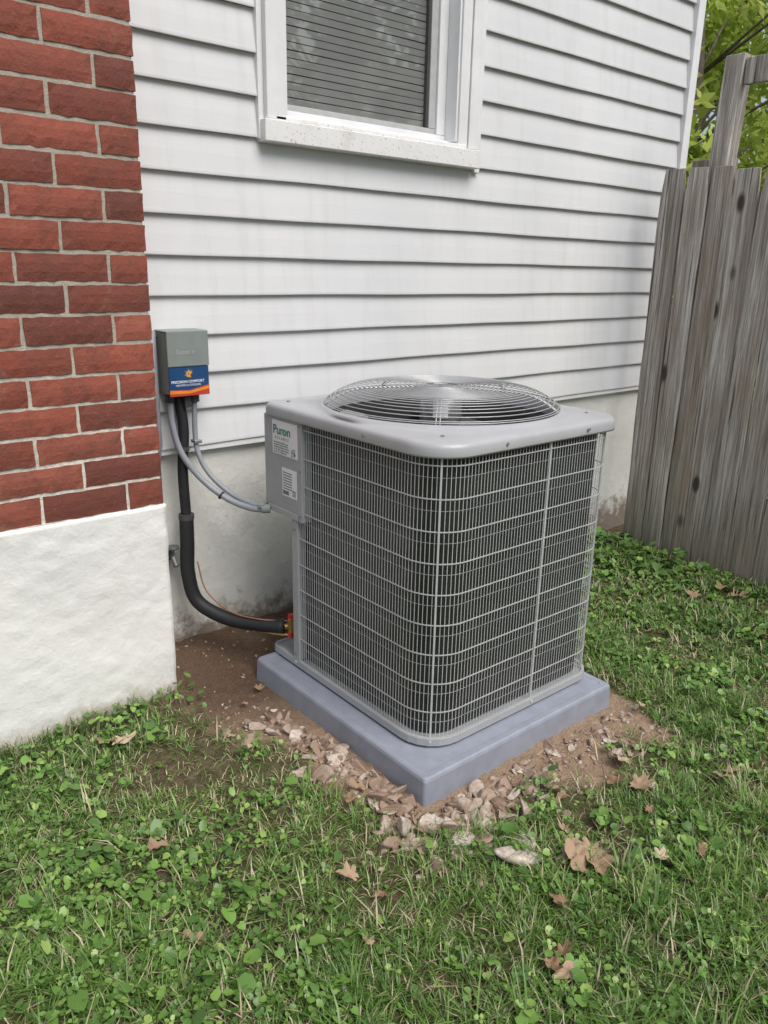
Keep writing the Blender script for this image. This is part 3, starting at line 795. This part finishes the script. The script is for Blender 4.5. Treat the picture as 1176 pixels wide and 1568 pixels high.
for _ in range(240):
    x=rs_.normal(.05,.13); y=-.035-abs(rs_.normal(0,.11)); 
    put(x,y,rs_.choice([rs_.uniform(.005,.012),rs_.uniform(.013,.030)],p=[.66,.34]),.7)
for _ in range(240):
    x=rs_.uniform(.1,.98); y=-.03-abs(rs_.normal(0,.11)); put(x,y,rs_.uniform(.004,.014))
for _ in range(1500):
    x=rs_.uniform(-.30,.98); y=rs_.uniform(-.30,1.25)
    if okp(x,y) and dirtmask(np.array([x]),np.array([y]))[0]>.4 and (y<.8 or rs_.random()<.35): stone(x,y,rs_.uniform(.002,.006),big=False)
for q in [(-.10,-.03,.036,.8,.95),(-.05,-.08,.030,.8,.75),(.02,-.13,.032,.7,.6),(-.03,-.16,.026,.8,.9),(.09,-.13,.028,.7,.95),(.14,-.18,.024,.7,.8),(.055,-.305,.044,.6,1.0,True,.012),(.095,-.285,.028,.5,1.0,True,.01),(.62,-.36,.022,.6,.95,True,.01),(-.10,.08,.028,.7,.8),(-.09,.33,.026,.7,.85),(.30,-.20,.022,.6,.8),(.02,-.21,.026,.6,.85),(.24,-.13,.026,.6,.9),(.42,-.12,.02,.6,.8)]: stone(*q)
m_=M('rubble'); c=m_.ramp(m_.attr('rnd'),[(0,(.25,.165,.12)),(.4,(.38,.285,.225)),(.75,(.50,.42,.35)),(1,(.66,.60,.53))])
c=m_.mix(m_.ramp(m_.noise(60,5,.7),[(.40,(0,0,0)),(.65,(.75,.75,.75))]),c,(.29,.20,.145)); m_.color(c); m_.rough(.9); m_.bump(m_.noise(150,4,.7),.7,.004)
npmesh('rubble_stones',np.concatenate(Vs),None,np.concatenate(Rr),m_.m,tri=np.concatenate(Ts),smooth=False)

# ------------------------------------------------------------ fallen leaves
Vs=[];Ts=[];Rr=[];o=0
def dleaf(x,y,s,zo=.028):
    global o
    K=36; th=np.arange(K)/K*2*np.pi; nl=rs_.choice([2.5,3.5,1.5]); lob=.55+.45*np.abs(np.cos(th*nl+rs_.uniform(0,.3)))**rs_.uniform(.6,1.6)
    lob=lob*(1+rs_.normal(0,.07,K)); lob*=1-.25*np.cos(th-np.pi)
    r1=lob*s; a=rs_.uniform(0,6.28); cu=rs_.uniform(.5,1.8)/s
    X=np.concatenate([[0],r1*.5*np.cos(th),r1*np.cos(th)]);Y=np.concatenate([[0],r1*.5*np.sin(th),r1*np.sin(th)])*rs_.uniform(.55,.85)
    Z=cu*(X**2*rs_.uniform(-.3,.5)+Y**2*rs_.uniform(.2,.9))+s*.10*np.sin(X/s*7+Y/s*5)
    c_,s_=math.cos(a),math.sin(a); tx,ty=rs_.normal(0,.3,2)
    x2=X*c_-Y*s_;y2=X*s_+Y*c_; z=float(gh(np.array([x]),np.array([y]))[0])+zo
    Vs.append(np.stack([x+x2,y+y2,z+Z+x2*tx+y2*ty],1))
    t=[]
    for k in range(K):
        l=(k+1)%K; t+= [(0,1+k,1+l),(1+k,1+K+k,1+K+l),(1+k,1+K+l,1+l)]
    Ts.append(np.array(t)+o); Rr.append(np.full(2*K+1,rs_.random())); o+=2*K+1
for x,y,s in [(.551,-.354,.036),(.50,-.30,.028),(.15,-.43,.055),(.19,-.47,.05),(.16,-.40,.04),(.21,-.43,.045),(.72,-.20,.036),(.62,-.25,.04),(-.144,-.634,.038),(-.16,-.60,.028),(.33,-.56,.028),(.80,-.48,.034),(.86,-.50,.034),(-.62,.86,.045),(-.58,.83,.045),(-.13,.17,.03),(-.18,.12,.03),(.45,-.62,.025),(-.7,.3,.03),(-.35,-.1,.03),(-.75,-.05,.028),(1.9,-.1,.04),(2.1,.35,.05),(2.3,.3,.05),(2.25,.2,.045),(0,-.5,.028),(.25,1.08,.03),(.5,1.1,.035),(.95,-.1,.028)]:
    dleaf(x,y,s,.034)
for _ in range(70):
    x,y=rs_.uniform(-1.3,2.2),rs_.uniform(-1.1,.9)
    if okp(x,y): dleaf(x,y,rs_.uniform(.012,.024),.018)
md=mk_foliage('dead_leaves',[(0,(.25,.16,.10)),(.5,(.38,.27,.18)),(1,(.50,.39,.285))],0,.7,.2)
npmesh('fallen_leaves',np.concatenate(Vs),None,np.concatenate(Rr),md,tri=np.concatenate(Ts),smooth=True)

# ------------------------------------------------------------ trees
m_bark=simple('bark',(.12,.095,.075),.9,var=.4,scale=14,bump=.8)
m_leaf=mk_foliage('tree_leaves',[(0,(.14,.22,.035)),(.3,(.30,.42,.07)),(.7,(.54,.63,.14)),(1,(.75,.78,.34))],.5,.5,.3)  # yellow-green leaves, colours raised so strong sunlight is painted into them
m_leafd=mk_foliage('dark_tree_leaves',[(0,(.04,.09,.015)),(.6,(.09,.16,.03)),(1,(.16,.25,.05))],0,.5,.3)
def tree(name,bx,by,H,cr,N,ls,seed,mat,low=.25):
    e=empty(name); r=np.random.default_rng(seed); b=MB()
    tp=[(bx+.06*math.sin(i*1.3+seed),by+.06*math.cos(i*1.7+seed),-.2+H*.85*i/8) for i in range(9)]
    b.tube(tp,[.022*H*(1-i/9.5) for i in range(9)],8)
    cl_=[]
    for k in range(46):
        t=r.uniform(low,1); base=Vector(tp[min(8,int(t*8))]); a=r.uniform(0,6.28)
        rr=cr*math.sqrt(max(.05,1-((t-.55)/.6)**2))*r.uniform(.45,1.05)
        end=base+Vector((math.cos(a)*rr,math.sin(a)*rr,r.uniform(.0,.35)*rr+.1*H))
        mid=(base+end)/2+Vector((0,0,.05*H*r.uniform(-.3,1)))
        b.tube([base,mid,end],[.005*H*(1.1-t*.7),.003*H*(1.1-t*.7),.0012*H],5); cl_+= [end[:],((mid+end)/2)[:]]
        if k%2: cl_.append((end+Vector((0,0,-.12*H)))[:])
    b.obj('trunk_and_limbs',m_bark,e,smooth=True)
    cl_=np.array(cl_); ci=r.integers(0,len(cl_),N); sz=cr*.24*r.uniform(.6,1.3,len(cl_))
    dd=r.normal(size=(N,3)); dd/=np.linalg.norm(dd,axis=1)[:,None]; dd*= (r.random(N)**.45)[:,None]
    c=cl_[ci]+dd*sz[ci][:,None]*np.array([1,1,.7]); 
    u=r.normal(size=(N,3)); u/=np.linalg.norm(u,axis=1)[:,None]; w=np.cross(u,r.normal(size=(N,3))); w/=np.linalg.norm(w,axis=1)[:,None]
    s=ls*r.uniform(.6,1.3,N)[:,None]
    V=np.stack([c-u*s,c+w*s*.5,c+u*s,c-w*s*.5],1).reshape(-1,3); i=np.arange(N)*4
    cr_=r.random(len(cl_)); rn=np.clip(.5*cr_[ci]+.5*r.random(N)+.0,0,1)
    npmesh('crown_leaves',V,np.stack([i,i+1,i+2,i+3],1),np.repeat(rn,4),mat,e)
tree('maple_tree',7.5,4.0,7.0,2.4,15000,.065,1,m_leaf,.08)
tree('maple_tree.001',11.5,5.0,9,3.4,16000,.11,2,m_leaf,.05)
tree('shade_tree',7.5,-8.5,8.5,3.2,9000,.14,3,m_leafd,.3)
tree('shade_tree.001',2.5,-12,9,3.6,9000,.16,4,m_leafd,.3)

# ------------------------------------------------------------ light
w=bpy.data.worlds.new('World'); scene.world=w; w.use_nodes=True; nt=w.node_tree
bg=nt.nodes['Background']; sky=nt.nodes.new('ShaderNodeTexSky'); sky.sky_type='NISHITA'; sky.sun_disc=False
EL,AZ=math.radians(55),math.radians(176)   # azimuth from +Y towards +X
sky.sun_elevation=EL; sky.sun_rotation=AZ; sky.air_density=1.0; sky.dust_density=3.0; sky.ozone_density=1.0
hs=nt.nodes.new('ShaderNodeHueSaturation'); hs.inputs['Saturation'].default_value=.6
nt.links.new(sky.outputs[0],hs.inputs['Color']); nt.links.new(hs.outputs[0],bg.inputs[0]); bg.inputs[1].default_value=.145
sd=bpy.data.lights.new('sun','SUN'); sd.energy=2.8; sd.angle=math.radians(42); sd.color=(1,.96,.90)
so=bpy.data.objects.new('sun',sd); col.objects.link(so)
d=Vector((math.sin(AZ)*math.cos(EL),math.cos(AZ)*math.cos(EL),math.sin(EL)))
so.rotation_euler=d.to_track_quat('Z','Y').to_euler(); so.location=d*20

# ------------------------------------------------------------ camera
th,p,rl_=.6969,.3032,.0207
fw=Vector((math.sin(th)*math.cos(p),math.cos(th)*math.cos(p),-math.sin(p))); rt=Vector((math.cos(th),-math.sin(th),0)); up=rt.cross(fw)
rx=rt*math.cos(rl_)+up*math.sin(rl_); uy=-rt*math.sin(rl_)+up*math.cos(rl_)
mt=Matrix((rx,uy,-fw)).transposed().to_4x4(); mt.translation=Vector((-1.3496,-1.3989,1.4237))
cd=bpy.data.cameras.new('camera'); cd.sensor_fit='HORIZONTAL'; cd.sensor_width=36; cd.lens=36*1197.56/1176; cd.clip_start=.02; cd.clip_end=500
co=bpy.data.objects.new('camera',cd); col.objects.link(co); co.matrix_world=mt; scene.camera=co
scene.view_settings.view_transform='Standard'; scene.view_settings.look='None'; scene.view_settings.exposure=0
